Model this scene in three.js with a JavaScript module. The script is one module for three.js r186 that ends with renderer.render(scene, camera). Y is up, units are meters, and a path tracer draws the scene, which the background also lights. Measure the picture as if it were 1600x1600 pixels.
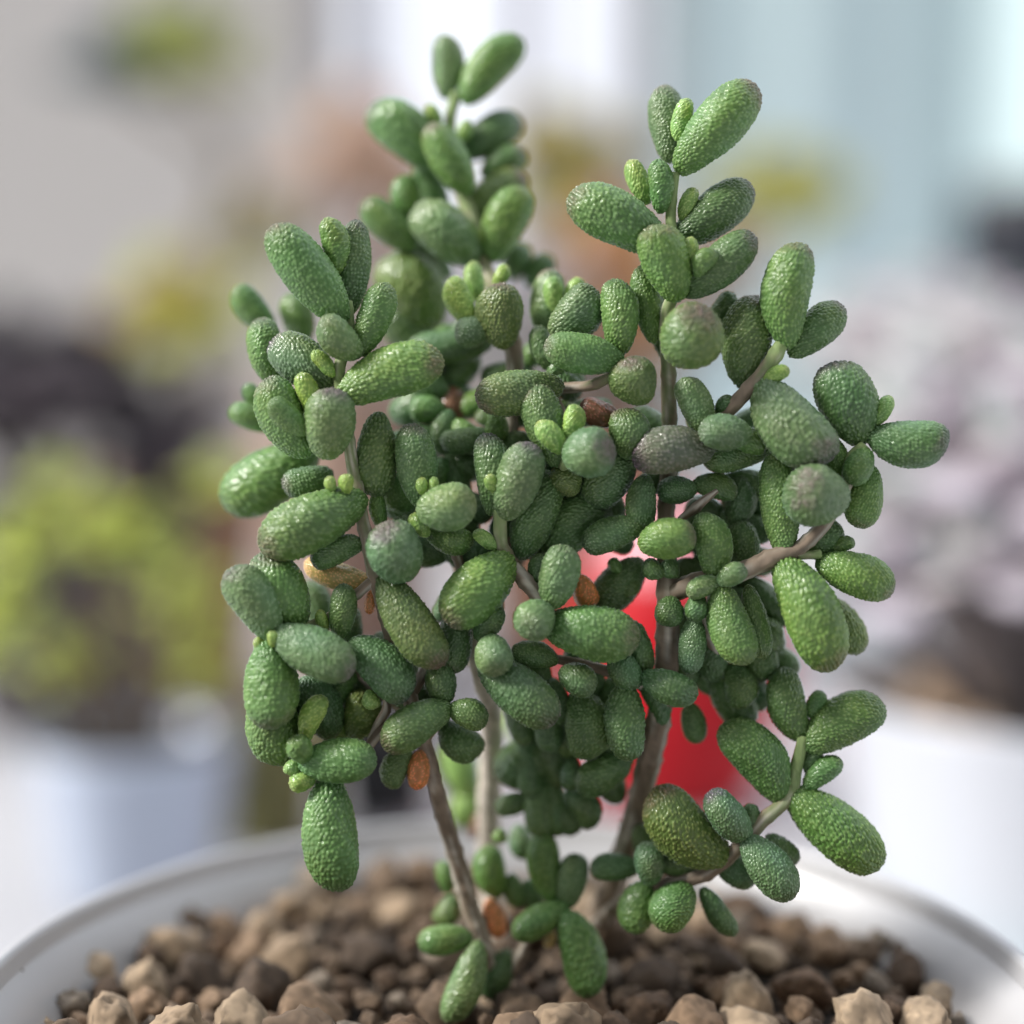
import * as THREE from 'three';
import { mergeGeometries } from 'three/addons/utils/BufferGeometryUtils.js';
import { RoundedBoxGeometry } from 'three/addons/geometries/RoundedBoxGeometry.js';

// ---------------------------------------------------------------- camera, sky, sun, exposure
const scene = new THREE.Scene();
const V = (x, y, z) => new THREE.Vector3(x, y, z);
const RIM_Y = 0.066, RIM_R = 0.0506, FOCUS = 0.16, K = 2667, MM = 0.06e-3;   // K: focal length in pixels of the 1600 px picture
const camera = new THREE.PerspectiveCamera(2 * Math.atan(800 / K) * 180 / Math.PI, 1, 0.01, 20);
camera.position.set(0, RIM_Y + 0.0628, 0.1534);
camera.rotation.set(-7 * Math.PI / 180, 0, 0);
camera.focus = FOCUS;
camera.userData.fStop = 5;
scene.add(camera);
camera.updateMatrixWorld(true);

{ // an overcast sky, brighter overhead
  const W = 64, H = 32, d = new Float32Array(W * H * 4);
  for (let j = 0; j < H; j++) for (let i = 0; i < W; i++) {
    const up = Math.sin(((j + 0.5) / H - 0.5) * Math.PI), l = up > 0 ? 0.9 + 0.25 * up : 0.3, k = (j * W + i) * 4;
    d[k] = l * 0.95; d[k + 1] = l * 0.99; d[k + 2] = l * 1.08; d[k + 3] = 1;
  }
  const sky = new THREE.DataTexture(d, W, H, THREE.RGBAFormat, THREE.FloatType);
  sky.mapping = THREE.EquirectangularReflectionMapping; sky.magFilter = sky.minFilter = THREE.LinearFilter; sky.needsUpdate = true;
  scene.background = sky; scene.environment = sky;
}
const sun = new THREE.DirectionalLight(0xfffaf3, 3.2);
sun.position.set(-1.2, 0.95, 0.22);
sun.target.position.set(0, 0.1, -0.02);
sun.shadow.radius = 28; sun.castShadow = true;
Object.assign(sun.shadow.camera, { left: -0.6, right: 0.6, top: 0.6, bottom: -0.6, near: 0.1, far: 4 });
sun.shadow.mapSize.set(4096, 4096);
scene.add(sun, sun.target);
const renderer = new THREE.WebGLRenderer({ antialias: true });
renderer.toneMapping = THREE.LinearToneMapping;
renderer.toneMappingExposure = 1.55;
renderer.shadowMap.enabled = true;

// ---------------------------------------------------------------- helpers
let seed = 12345;
const rnd = () => { seed = (seed * 1664525 + 1013904223) >>> 0; return seed / 4294967296; };
const rr = (a, b) => a + (b - a) * rnd();
const hash3 = (x, y, z) => { let h = Math.sin(x * 127.1 + y * 311.7 + z * 74.7) * 43758.5453; return h - Math.floor(h); };
function noise(x, y, z) {
  const xi = Math.floor(x), yi = Math.floor(y), zi = Math.floor(z), f = (t) => t * t * (3 - 2 * t), u = f(x - xi), v = f(y - yi), w = f(z - zi), L = THREE.MathUtils.lerp;
  const c = (a, b, g) => hash3(xi + a, yi + b, zi + g);
  return L(L(L(c(0, 0, 0), c(1, 0, 0), u), L(c(0, 1, 0), c(1, 1, 0), u), v), L(L(c(0, 0, 1), c(1, 0, 1), u), L(c(0, 1, 1), c(1, 1, 1), u), v), w) * 2 - 1;
}
const fbm = (x, y, z) => noise(x, y, z) * 0.6 + noise(x * 2.1, y * 2.1, z * 2.1) * 0.3 + noise(x * 4.3, y * 4.3, z * 4.3) * 0.15;
// the point of the place that lies z picture-units (0.06 mm) before the focal plane on the ray of a pixel, and at a depth in metres
const at = (x, y, depth) => V((x - 800) / K * depth, (800 - y) / K * depth, -depth).applyMatrix4(camera.matrixWorld);
const P = (x, y, z) => at(x, y, FOCUS - far(z) * MM), far = (z) => z < -90 ? -90 + (z + 90) * 1.45 : z;
const used = {};
const numbered = (n) => { const k = used[n] = (used[n] ?? -1) + 1; return k ? n + '_' + String(k).padStart(3, '0') : n; };
function tag(o, label, category, group, kind) {
  if (label) o.userData.label = label;
  if (category) o.userData.category = category;
  if (group) o.userData.group = group;
  if (kind) o.userData.kind = kind;
  return o;
}
function thing(name, pos, label, category, group) {
  const g = new THREE.Group(); g.name = numbered(name); g.position.copy(pos); scene.add(g);
  return tag(g, label, category, group);
}
function mesh(name, geo, mat, parent) {
  const m = new THREE.Mesh(geo, mat); m.name = parent === scene ? numbered(name) : name; m.castShadow = m.receiveShadow = true; parent.add(m);
  return m;
}
const lin = (r, g, b) => new THREE.Color().setRGB(r, g, b);
const std = (c, rough, extra = {}) => new THREE.MeshPhysicalMaterial({ color: lin(...c), roughness: rough, ...extra });
const vc = (rough, extra = {}) => new THREE.MeshPhysicalMaterial({ vertexColors: true, roughness: rough, ...extra });

// ---------------------------------------------------------------- the setting: table, wall with window, curtain
const wallMat = std([0.5, 0.48, 0.46], 0.9), whitePaint = std([0.58, 0.57, 0.63], 0.4);
const tableTop = mesh('table_top', new RoundedBoxGeometry(3, 0.03, 1.7, 3, 0.004).translate(0, -0.015, -0.35), std([0.46, 0.46, 0.48], 0.5), scene);
tag(tableTop, 'pale grey table top under the pots', 'table');
tableTop.userData.kind = 'structure';
const WALL_Z = -0.86;
{
  const bx = (x0, x1, y0, y1, z0, z1) => new THREE.BoxGeometry(x1 - x0, y1 - y0, z1 - z0).translate((x0 + x1) / 2, (y0 + y1) / 2, (z0 + z1) / 2);
  const px = (x) => (x - 800) / K * 1.0;
  const wall = mesh('wall', mergeGeometries([bx(-2.2, px(505), -0.6, 0.66, WALL_Z - 0.1, WALL_Z), bx(px(505), px(1060), -0.6, 0.135, WALL_Z - 0.1, WALL_Z), bx(px(1060), 2.2, -0.6, 0.66, WALL_Z - 0.1, WALL_Z)]), wallMat, scene);
  tag(wall, 'pale grey wall with a bright window behind the pots', 'wall', null, 'structure');
  const win = thing('window', V(0, 0, WALL_Z - 0.05), 'white window with upright bars and a grey strip as wall edge shade, bright daylight behind the plants', 'window');
  const y0 = 0.135, y1 = 0.66;
  const post = (a, b, m) => mesh('window_bar_or_shade', new RoundedBoxGeometry(px(b) - px(a), y1 - y0, 0.05, 2, 0.004).translate((px(a) + px(b)) / 2, (y0 + y1) / 2, 0), m, win);
  post(448, 508, std([0.3, 0.3, 0.3], 0.6)); post(512, 545, whitePaint); post(590, 640, whitePaint); post(775, 862, whitePaint); post(940, 985, whitePaint); post(1010, 1056, std([0.3, 0.33, 0.35], 0.5));  // the first, dark grey post stands in for shading at the wall edge
  mesh('window_sill', new RoundedBoxGeometry(px(1056) - px(508), 0.02, 0.12, 2, 0.004).translate((px(508) + px(1056)) / 2, 0.146, 0.04), whitePaint, win);
  mesh('pane', new THREE.PlaneGeometry(px(1056) - px(508), y1 - y0).translate((px(508) + px(1056)) / 2, (y0 + y1) / 2, -0.03), new THREE.MeshPhysicalMaterial({ color: 0xffffff, roughness: 0.02, transmission: 1, thickness: 0, ior: 1.45 }), win);
  // aqua curtain
  const n = 240, g = new THREE.PlaneGeometry(px(1900) - px(1035), 0.62, n, 4), p = g.attributes.position;
  for (let i = 0; i < p.count; i++) {
    const x = p.getX(i);
    p.setZ(i, -0.03 * Math.exp(-(((x - 0.004) / 0.018) ** 2)) + 0.008 * Math.sin(x * 34 + 0.2) + 0.006 * Math.sin(x * 83 + 2) + 0.006 * noise(x * 40, p.getY(i) * 2, 3));
  }
  g.computeVertexNormals();
  const cur = mesh('curtain', g.translate((px(1035) + px(1900)) / 2, 0.33, WALL_Z + 0.05), std([0.6, 0.74, 0.76], 0.85, { side: THREE.DoubleSide }), scene);
  tag(cur, 'pale aqua curtain hanging in folds right of the window', 'curtain');
}

{
  const blocker = mesh('blocker_wall', new THREE.BoxGeometry(5, 2.9, 0.12).translate(0, 0.85, 0.95), std([0.3, 0.29, 0.27], 0.9), scene);  // unseen wall, added to hold back sky light from the front
  tag(blocker, 'house wall added out of view behind the camera to block front skylight', 'wall', null, 'structure');
}

// ---------------------------------------------------------------- the white pot and its gritty soil
const ceramic = std([0.47, 0.47, 0.485], 0.32, { clearcoat: 0.4, clearcoatRoughness: 0.25 });
const lathe = (pts, seg = 96) => new THREE.LatheGeometry(pts.map(([r, y]) => new THREE.Vector2(r, y)), seg);
const plantPot = thing('flower_pot', V(0, 0, 0), 'large off-white ceramic pot with gritty soil holding the green plant', 'pot');
mesh('pot_body', lathe([[0.0001, 0.0003], [0.034, 0.0003], [0.036, 0.002], [0.0445, RIM_Y - 0.006], [RIM_R, RIM_Y - 0.001], [RIM_R - 0.0002, RIM_Y - 0.0003], [RIM_R - 0.0007, RIM_Y], [RIM_R - 0.0012, RIM_Y - 0.0002], [RIM_R - 0.0015, RIM_Y - 0.0008], [RIM_R - 0.003, RIM_Y - 0.014], [0.037, 0.02], [0.0001, 0.018]], 160), ceramic, plantPot);

const soil = thing('potting_soil', V(0, 0, 0), 'brown gritty soil of small stones inside the large off-white pot', 'soil');
const soilY = (x, z) => RIM_Y - 0.0066 + 0.0012 * noise(x * 90, z * 90, 1) + 0.002 * Math.exp(-((x - 0.012) ** 2 + (z + 0.022) ** 2) / 0.0003);
{
  const g = new THREE.CircleGeometry(RIM_R - 0.0024, 96).rotateX(-Math.PI / 2), gg = new THREE.RingGeometry(0.0002, RIM_R - 0.0024, 96, 24).rotateX(-Math.PI / 2), p = gg.attributes.position;
  for (let i = 0; i < p.count; i++) p.setY(i, soilY(p.getX(i), p.getZ(i)) - 0.0016);
  gg.computeVertexNormals();
  mesh('soil_bed', gg, std([0.035, 0.028, 0.022], 0.95), soil);
  const stones = [];
  for (let k = 0; k < 8; k++) {
    const s = new THREE.IcosahedronGeometry(1, 5), q = s.attributes.position, v = V(), c = new Float32Array(q.count * 3);
    const cut = [...Array(7)].map(() => V(rr(-1, 1), rr(-1, 1), rr(-1, 1)).normalize());
    for (let i = 0; i < q.count; i++) {
      v.fromBufferAttribute(q, i);
      let r = 1 + 0.3 * fbm(v.x * 1.7 + k * 9, v.y * 1.7, v.z * 1.7) + 0.3 * fbm(v.x * 4.5 + k, v.y * 4.5, v.z * 4.5);
      for (const n of cut) { const dd = v.dot(n); if (dd > 0.01) r = Math.min(r, 0.76 / dd); }
      const t = 0.8 + 0.5 * fbm(v.x * 3 + 5 + k, v.y * 3, v.z * 3) + 0.25 * noise(v.x * 14, v.y * 14, v.z * 14 + k);
      c.set([t, t * 0.99, t * 0.97], i * 3);
      v.multiplyScalar(r); q.setXYZ(i, v.x, v.y * 0.82, v.z);
    }
    s.setAttribute('color', new THREE.BufferAttribute(c, 3));
    s.deleteAttribute('uv'); s.deleteAttribute('normal');
    const m = mergeByPosition(s); m.computeVertexNormals();
    stones.push(m);
  }
  const tones = [[0.27, 0.185, 0.12], [0.17, 0.11, 0.07], [0.33, 0.245, 0.165], [0.1, 0.066, 0.043], [0.22, 0.18, 0.14], [0.38, 0.29, 0.2], [0.15, 0.105, 0.07], [0.085, 0.06, 0.042]].map((c) => new THREE.MeshPhysicalMaterial({ color: lin(...c), vertexColors: true, roughness: 0.9 }));
  const placed = [];
  for (let tries = 0; tries < 6000 && placed.length < 280; tries++) {
    const a = rnd() * Math.PI * 2, rad = Math.sqrt(rnd()) * (RIM_R - 0.0044), x = Math.cos(a) * rad, z = Math.sin(a) * rad, r = placed.length < 85 ? rr(0.0023, 0.0036) : rr(0.001, 0.0018);
    if (z > 0.022) continue;
    if (placed.some((q) => (q[0] - x) ** 2 + (q[1] - z) ** 2 < ((q[2] + r) * 0.78) ** 2)) continue;
    placed.push([x, z, r]);
    const s = mesh('stone', stones[Math.floor(rnd() * 8)], tones[Math.floor(rnd() * 8)], soil);
    s.position.set(x, soilY(x, z) - 0.0008 + r * 0.35 + rr(-0.0006, 0.0009), z); s.scale.set(r * rr(0.85, 1.15), r * rr(0.8, 1.1), r); s.rotation.set(rr(0, 6), rr(0, 6), rr(0, 6));
  }
  const N = 2600, grit = new THREE.InstancedMesh(new THREE.DodecahedronGeometry(1, 0), new THREE.MeshPhysicalMaterial({ color: lin(0.2, 0.15, 0.11), roughness: 0.95 }), N), M = new THREE.Matrix4(), col = new THREE.Color();
  for (let i = 0; i < N; i++) {
    const a = rnd() * Math.PI * 2, rad = Math.sqrt(rnd()) * (RIM_R - 0.006), x = Math.cos(a) * rad, z = Math.sin(a) * rad, r = rr(0.0003, 0.001);
    M.compose(V(x, soilY(x, z) - 0.0014 + rr(0, 0.0006), z), new THREE.Quaternion().setFromEuler(new THREE.Euler(rr(0, 6), rr(0, 6), rr(0, 6))), V(r, r * 0.8, r * 1.1));
    grit.setMatrixAt(i, M); if (i < 90) { const up = RIM_Y - 0.0065 + Math.pow(rnd(), 2) * 0.0055, rw = RIM_R - 0.0015 - (RIM_Y - 0.0008 - up) * 0.114 - 0.0001, sz = rr(0.0001, 0.00028); M.compose(V(Math.cos(a) * rw, up, Math.sin(a) * rw), new THREE.Quaternion(), V(sz, sz, sz)); grit.setMatrixAt(i, M); }
    const t = rr(0.3, 1.4); grit.setColorAt(i, col.setRGB(t, t * 0.97, t * 0.93));
  }
  grit.name = 'grit'; grit.userData.kind = 'stuff'; grit.castShadow = grit.receiveShadow = true; soil.add(grit);
}
function mergeByPosition(g) { // welds a non-indexed geometry by position
  const p = g.attributes.position, c = g.attributes.color, key = new Map(), pos = [], col = [], idx = [];
  for (let i = 0; i < p.count; i++) {
    const k = [p.getX(i), p.getY(i), p.getZ(i)].map((v) => Math.round(v * 1e5)).join();
    if (!key.has(k)) { key.set(k, pos.length / 3); pos.push(p.getX(i), p.getY(i), p.getZ(i)); if (c) col.push(c.getX(i), c.getY(i), c.getZ(i)); }
    idx.push(key.get(k));
  }
  const out = new THREE.BufferGeometry();
  out.setAttribute('position', new THREE.Float32BufferAttribute(pos, 3));
  if (c) out.setAttribute('color', new THREE.Float32BufferAttribute(col, 3));
  out.setIndex(idx);
  return out;
}

// ---------------------------------------------------------------- leaves covered with small glistening bladder cells
// A leaf runs from y = 0 (base) to y = 1 (tip), its widest diameter is 1; q is length over width, cell the size of a bladder cell over the width.
function leafGeometry(q, cell, nu, perCell, bend, purple, k, wither = 0) {
  const prof = (t) => { const u = 2 * t - 1; return 0.5 * Math.pow(Math.max(0, 1 - Math.pow(Math.abs(u), u < 0 ? 2.2 : 3.1)), 0.5) * (0.84 + 0.16 * THREE.MathUtils.smoothstep(t, 0, 0.6)); };
  const off = (t) => bend * 4 * t * (1 - t) - bend * 0.5;
  const cells = [], S = 600, arc = [0], tAt = (s) => (1 - Math.cos(s / S * Math.PI)) / 2;
  for (let i = 1; i <= S; i++) arc.push(arc[i - 1] + Math.hypot((tAt(i) - tAt(i - 1)) * q, prof(tAt(i)) - prof(tAt(i - 1))));
  const along = (f) => { let s = 0; const want = arc[S] * f; while (s < S && arc[s + 1] < want) s++; return s >= S ? 1 : THREE.MathUtils.lerp(tAt(s), tAt(s + 1), (want - arc[s]) / (arc[s + 1] - arc[s])); };
  const rows = Math.round(arc[S] / (cell * 0.87)), nv = Math.round(rows * perCell);
  for (let r = 0; r <= rows; r++) {
    const t = along(r / rows), R = prof(t), n = Math.max(1, Math.round(2 * Math.PI * R / cell)), row = [];
    for (let i = 0; i < n; i++) {
      const a = (i + (r % 2) * 0.5 + rr(-0.3, 0.3)) / n * Math.PI * 2, tt = Math.min(1, Math.max(0, along(Math.min(1, Math.max(0, (r + rr(-0.3, 0.3)) / rows))))), RR = prof(tt);
      row.push([Math.cos(a) * RR, tt * q, Math.sin(a) * RR, rr(0.55, 1.2)]);
    }
    cells.push(row);
  }
  const pos = [], col = [], idx = [], amp = cell * 0.46 * (1 - 2.5 * wither);
  for (let j = 0; j <= nv; j++) {
    const t = along(j / nv), R = prof(t), end = j === 0 || j === nv, ring = end ? 1 : nu, rowAt = Math.round(j / nv * rows);
    for (let i = 0; i < ring; i++) {
      const a = i / nu * Math.PI * 2, x = Math.cos(a) * R, y = t * q, z = Math.sin(a) * R;
      let d1 = 1e9, d2 = 1e9, h1 = 1;
      for (let r = Math.max(0, rowAt - 2); r <= Math.min(rows, rowAt + 2); r++) for (const c of cells[r]) {
        const d = (c[0] - x) ** 2 + (c[1] - y) ** 2 + (c[2] - z) ** 2;
        if (d < d1) { d2 = d1; d1 = d; h1 = c[3]; } else if (d < d2) d2 = d;
      }
      d1 = Math.sqrt(d1) / cell; d2 = Math.sqrt(d2) / cell;
      const h = amp * h1 * Math.sqrt(Math.max(0, 1 - (d1 / 0.6) ** 2)) * Math.min(1, 0.25 + (d2 - d1) * 2.4);
      const lump = (1 + 0.07 * noise(x * 2.6 + k * 7, y * 1.6, z * 2.6)) * (1 - wither * (0.18 + 0.2 * Math.sin(a * 5 + 2 * noise(a, y, k)) + 0.25 * fbm(x * 3, y * 2.5, z * 3 + k)));
      const e = 0.012, slope = (prof(Math.min(1, t + e)) - prof(Math.max(0, t - e))) / (2 * e * q), ny = Math.max(-4, Math.min(4, -slope)), nl = Math.hypot(1, ny), nx = Math.cos(a) / nl, nz = Math.sin(a) / nl;
      pos.push(x * lump + (end ? 0 : nx * h) + off(t), (y + (end ? (j ? h : -h) : ny / nl * h)) / q, z * lump * 0.95 + (end ? 0 : nz * h));
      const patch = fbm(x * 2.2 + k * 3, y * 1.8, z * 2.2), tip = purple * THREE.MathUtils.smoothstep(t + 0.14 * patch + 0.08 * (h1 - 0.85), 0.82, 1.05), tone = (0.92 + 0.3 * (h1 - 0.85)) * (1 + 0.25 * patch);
      const yel = 0.5 + 0.5 * noise(x * 1.7 - k * 5, y * 1.3 + 4, z * 1.7);
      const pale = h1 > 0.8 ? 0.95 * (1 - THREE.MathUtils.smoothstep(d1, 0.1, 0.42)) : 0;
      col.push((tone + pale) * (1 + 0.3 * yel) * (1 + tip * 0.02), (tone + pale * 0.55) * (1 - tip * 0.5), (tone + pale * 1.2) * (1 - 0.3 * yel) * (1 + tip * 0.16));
    }
  }
  const start = (j) => j === 0 ? 0 : 1 + (j - 1) * nu;
  for (let j = 0; j < nv; j++) for (let i = 0; i < nu; i++) {
    const a = start(j) + (j === 0 ? 0 : i), b = start(j) + (j === 0 ? 0 : (i + 1) % nu), c = start(j + 1) + (j === nv - 1 ? 0 : i), d = start(j + 1) + (j === nv - 1 ? 0 : (i + 1) % nu);
    if (j > 0) idx.push(a, c, b);
    if (j < nv - 1) idx.push(b, c, d);
  }
  const g = new THREE.BufferGeometry();
  g.setAttribute('position', new THREE.Float32BufferAttribute(pos, 3)); g.setAttribute('color', new THREE.Float32BufferAttribute(col, 3)); g.setIndex(idx); g.computeVertexNormals();
  return g;
}
const CLASSES = [{ cell: 0.14, nu: 60, per: 2.6 }, { cell: 0.1, nu: 100, per: 3.1 }, { cell: 0.08, nu: 126, per: 3.1 }, { cell: 0.1, nu: 72, per: 2.4 }];
const RATIOS = [1.15, 1.45, 1.8, 2.3];
const bank = {};
function leafFor(w, q, purple, n, blurred, wither) {
  const c = blurred && w >= 42 ? 3 : w >= 64 ? 2 : w >= 42 ? 1 : 0, r = q < 1.3 ? 0 : q < 1.62 ? 1 : q < 2.05 ? 2 : 3, v = n % 3, key = [c, r, purple, v, wither].join();
  return bank[key] ??= leafGeometry(RATIOS[r], CLASSES[c].cell, CLASSES[c].nu, CLASSES[c].per, [0.03, 0.11, 0.17][v], purple, c * 5 + r + v * 11, wither);
}
const wet = { clearcoat: 0.4, clearcoatRoughness: 0.13, sheen: 1, specularIntensity: 0.8, sheenColor: lin(0.55, 0.68, 0.66), sheenRoughness: 0.42, vertexColors: true };
const leafMat = (c) => new THREE.MeshPhysicalMaterial({ color: lin(...c), roughness: 0.52, ...wet });
const leafMats = (c) => [[1, 1, 1], [0.93, 0.97, 1.06], [1.1, 1.04, 0.92], [0.97, 0.92, 0.96]].map((k) => leafMat(c.map((v, i) => v * k[i])));
const TONES = {
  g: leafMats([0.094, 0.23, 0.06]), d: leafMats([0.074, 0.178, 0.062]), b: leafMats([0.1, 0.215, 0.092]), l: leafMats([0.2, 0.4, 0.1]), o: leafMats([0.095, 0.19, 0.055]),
  y: leafMats([0.52, 0.46, 0.17]), r: leafMats([0.55, 0.27, 0.1]), m: leafMats([0.16, 0.1, 0.065]), p: leafMats([0.1, 0.14, 0.085]),
};
const NOTE = { y: 'yellowing leaf', r: 'withered orange leaf', m: 'reddish brown leaf', p: 'purplish leaf', l: '' };

// ---------------------------------------------------------------- stems
function tube(raw, ages, pale = 0, n = 14) {
  const pts = raw.map(([x, y, z, w]) => [x, y, z > 0 ? z * 0.65 : z, w]); // pts: [x, y, z, width px]
  const curve = new THREE.CatmullRomCurve3(pts.map(([x, y, z]) => P(x, y, z)), false, 'centripetal');
  const rad = pts.map(([x, y, z, w]) => w / 2 * (FOCUS - far(z) * MM) / K), len = curve.getLength(), m = Math.max(12, Math.round(len / 0.00035)), fr = curve.computeFrenetFrames(m, false);
  const pos = [], col = [], idx = [];
  for (let j = 0; j <= m; j++) {
    const u = j / m, f = curve.getUtoTmapping(u) * (pts.length - 1), a = Math.min(pts.length - 2, Math.floor(f)), k = f - a, R = THREE.MathUtils.lerp(rad[a], rad[a + 1], k), age = THREE.MathUtils.lerp(ages[0], ages[1], u * u), c = curve.getPointAt(u);
    for (let i = 0; i < n; i++) {
      const th = i / n * Math.PI * 2, s = Math.cos(th), t = Math.sin(th);
      const bark = fbm(s * 2.5 + u * 3, t * 2.5, u * len * 900), node = Math.exp(-(((((u * len / 0.0042) % 1) - 0.5) / 0.07) ** 2)), fine = noise(s * 6 + 3, t * 6, u * len * 2600), r = R * (1 + bark * (0.05 + 0.16 * age) + fine * 0.07 * age + node * 0.14);
      const v = c.clone().addScaledVector(fr.normals[j], s * r).addScaledVector(fr.binormals[j], t * r);
      pos.push(v.x, v.y, v.z);
      const g = 0.75 + 0.5 * (0.5 + bark) + 0.15 * noise(s * 5, t * 5, u * len * 2500), y = lin(0.26, 0.36, 0.14), w = lin(0.24, 0.185, 0.135).lerp(lin(0.5, 0.46, 0.39), THREE.MathUtils.smoothstep(noise(s * 3, t * 3, u * len * 250), 0, 0.5)), cc = y.lerp(w.lerp(lin(0.62, 0.56, 0.48), pale), THREE.MathUtils.smoothstep(age + 0.25 * bark, 0.15, 0.6));
      col.push(cc.r * g, cc.g * g, cc.b * g);
    }
  }
  for (let j = 0; j < m; j++) for (let i = 0; i < n; i++) { const a = j * n + i, b = j * n + (i + 1) % n; idx.push(a, b, a + n, b, b + n, a + n); }
  const e = pos.length / 3, c1 = curve.getPointAt(1), c0 = curve.getPointAt(0);
  pos.push(c1.x, c1.y, c1.z, c0.x, c0.y, c0.z); col.push(0.3, 0.36, 0.18, 0.2, 0.16, 0.12);
  for (let i = 0; i < n; i++) idx.push(m * n + i, m * n + (i + 1) % n, e, (i + 1) % n, i, e + 1);
  const g = new THREE.BufferGeometry();
  g.setAttribute('position', new THREE.Float32BufferAttribute(pos, 3)); g.setAttribute('color', new THREE.Float32BufferAttribute(col, 3)); g.setIndex(idx); g.computeVertexNormals();
  return g;
}
const stemMat = vc(0.75, { sheen: 0.2, sheenColor: lin(0.5, 0.5, 0.45) });

// ---------------------------------------------------------------- the plant
const plant = thing('succulent_plant', V(0, 0, 0), 'green bushy succulent with plump glistening leaves, growing in the large off-white pot', 'plant');
let leafCount = 0;
// leaves: [tip x, tip y, base x, base y, width, z of the base, z of the tip less that of the base, tone] in pixels of the picture
function shoot(pts, ages, leaves, pale = 0, slim = 0) {
  const st = mesh('stem', tube(pts, ages, pale), stemMat, plant);
  for (const [tx0, ty0, bx, by, w0, z0, dz0, tone] of leaves) {
    const w = w0 * (1 - 0.14 * slim), tx = tx0 + (tx0 - bx) * 0.15 * slim, ty = ty0 + (ty0 - by) * 0.15 * slim;
    const z = z0 > 0 ? z0 * 0.65 : z0, dz = dz0 > 0 ? dz0 * 0.7 : dz0;
    const A = P(bx, by, z), B = P(tx, ty, z + dz), Y = B.clone().sub(A), L = Y.length(), W = w * (FOCUS - far(z + dz / 2) * MM) / K;
    Y.normalize();
    const strong = tone.length > 1, kind = tone[0], geo = leafFor(w, L / W, strong ? 1 : 0.3, leafCount, z < -85, 'yrm'.includes(kind) ? 0.22 : 0);
    const leaf = mesh(w < 26 && kind === 'l' ? 'leaf_bud' : 'leaf', geo, TONES[kind][Math.floor(rnd() * 4)], st);
    leaf.position.copy(A);
    leaf.quaternion.setFromUnitVectors(V(0, 1, 0), Y).multiply(new THREE.Quaternion().setFromAxisAngle(V(0, 1, 0), rr(0, 6.28)));
    leaf.scale.set(W * rr(0.91, 1.01), Math.max(L * 1.04, W * 0.94), W * rr(0.91, 1.01));
    if (NOTE[kind]) leaf.userData.label = NOTE[kind];
    leafCount++;
  }
  return st;
}
// left main stem and its leaves
shoot([[786, 1640, -300, 31], [780, 1585, -230, 30], [775, 1545, -165, 30], [760, 1490, -150, 29], [737, 1420, -135, 28], [708, 1325, -110, 27], [683, 1235, -80, 25], [664, 1160, -55, 24], [640, 1090, -35, 23], [619, 1025, -20, 23], [600, 955, -10, 22], [586, 900, 0, 22], [571, 835, 0, 21], [558, 765, 0, 21], [547, 705, 0, 20], [538, 640, 5, 20], [530, 580, 10, 19], [546, 520, 0, 17], [545, 470, 0, 12]], [1, 0.12], [
  [430, 360, 540, 503, 83, 10, 25, 'gp'], [556, 352, 545, 492, 58, -20, -10, 'dp'], [516, 344, 530, 428, 41, -5, 5, 'g'], [604, 448, 560, 556, 54, 5, 15, 'g'],
  [505, 503, 562, 558, 56, 20, 50, 'b'], [682, 557, 528, 618, 86, 20, 20, 'gp'], [430, 538, 524, 602, 76, -5, -25, 'bp'], [491, 550, 522, 588, 23, 25, 10, 'l'],
  [472, 586, 490, 652, 36, 20, 25, 'l'], [519, 613, 510, 716, 82, 25, 45, 'bp'], [418, 598, 478, 716, 76, 0, 15, 'gp'], [425, 628, 480, 678, 42, 45, 20, 'g'],
  [588, 770, 590, 645, 62, -20, 5, 'o'], [370, 453, 425, 518, 48, -150, 10, 'g'], [408, 502, 428, 602, 58, -70, 5, 'gp'], [455, 462, 478, 535, 52, -170, 0, 'g'],
  [362, 640, 425, 668, 42, -120, 0, 'g'], [385, 604, 418, 644, 32, -130, 0, 'g'], [358, 786, 495, 698, 88, -110, -15, 'g'], [446, 760, 520, 742, 50, -55, 10, 'dp'],
  [414, 852, 572, 775, 92, 10, 45, 'gp'], [514, 746, 520, 768, 19, 55, 10, 'l'], [542, 743, 541, 770, 23, 55, 15, 'l'], [490, 876, 566, 845, 50, 0, -10, 'd'],
  [605, 825, 634, 906, 86, 25, 60, 'bp'], [684, 1036, 594, 898, 76, 15, 25, 'op'], [479, 884, 584, 914, 46, -25, -25, 'y'], [577, 958, 581, 922, 20, -20, 0, 'r'],
  [588, 772, 596, 828, 27, -20, 0, 'g'], [602, 745, 640, 800, 50, -60, 0, 'g'], [620, 812, 650, 850, 40, -40, 0, 'd'],
]);
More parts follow.
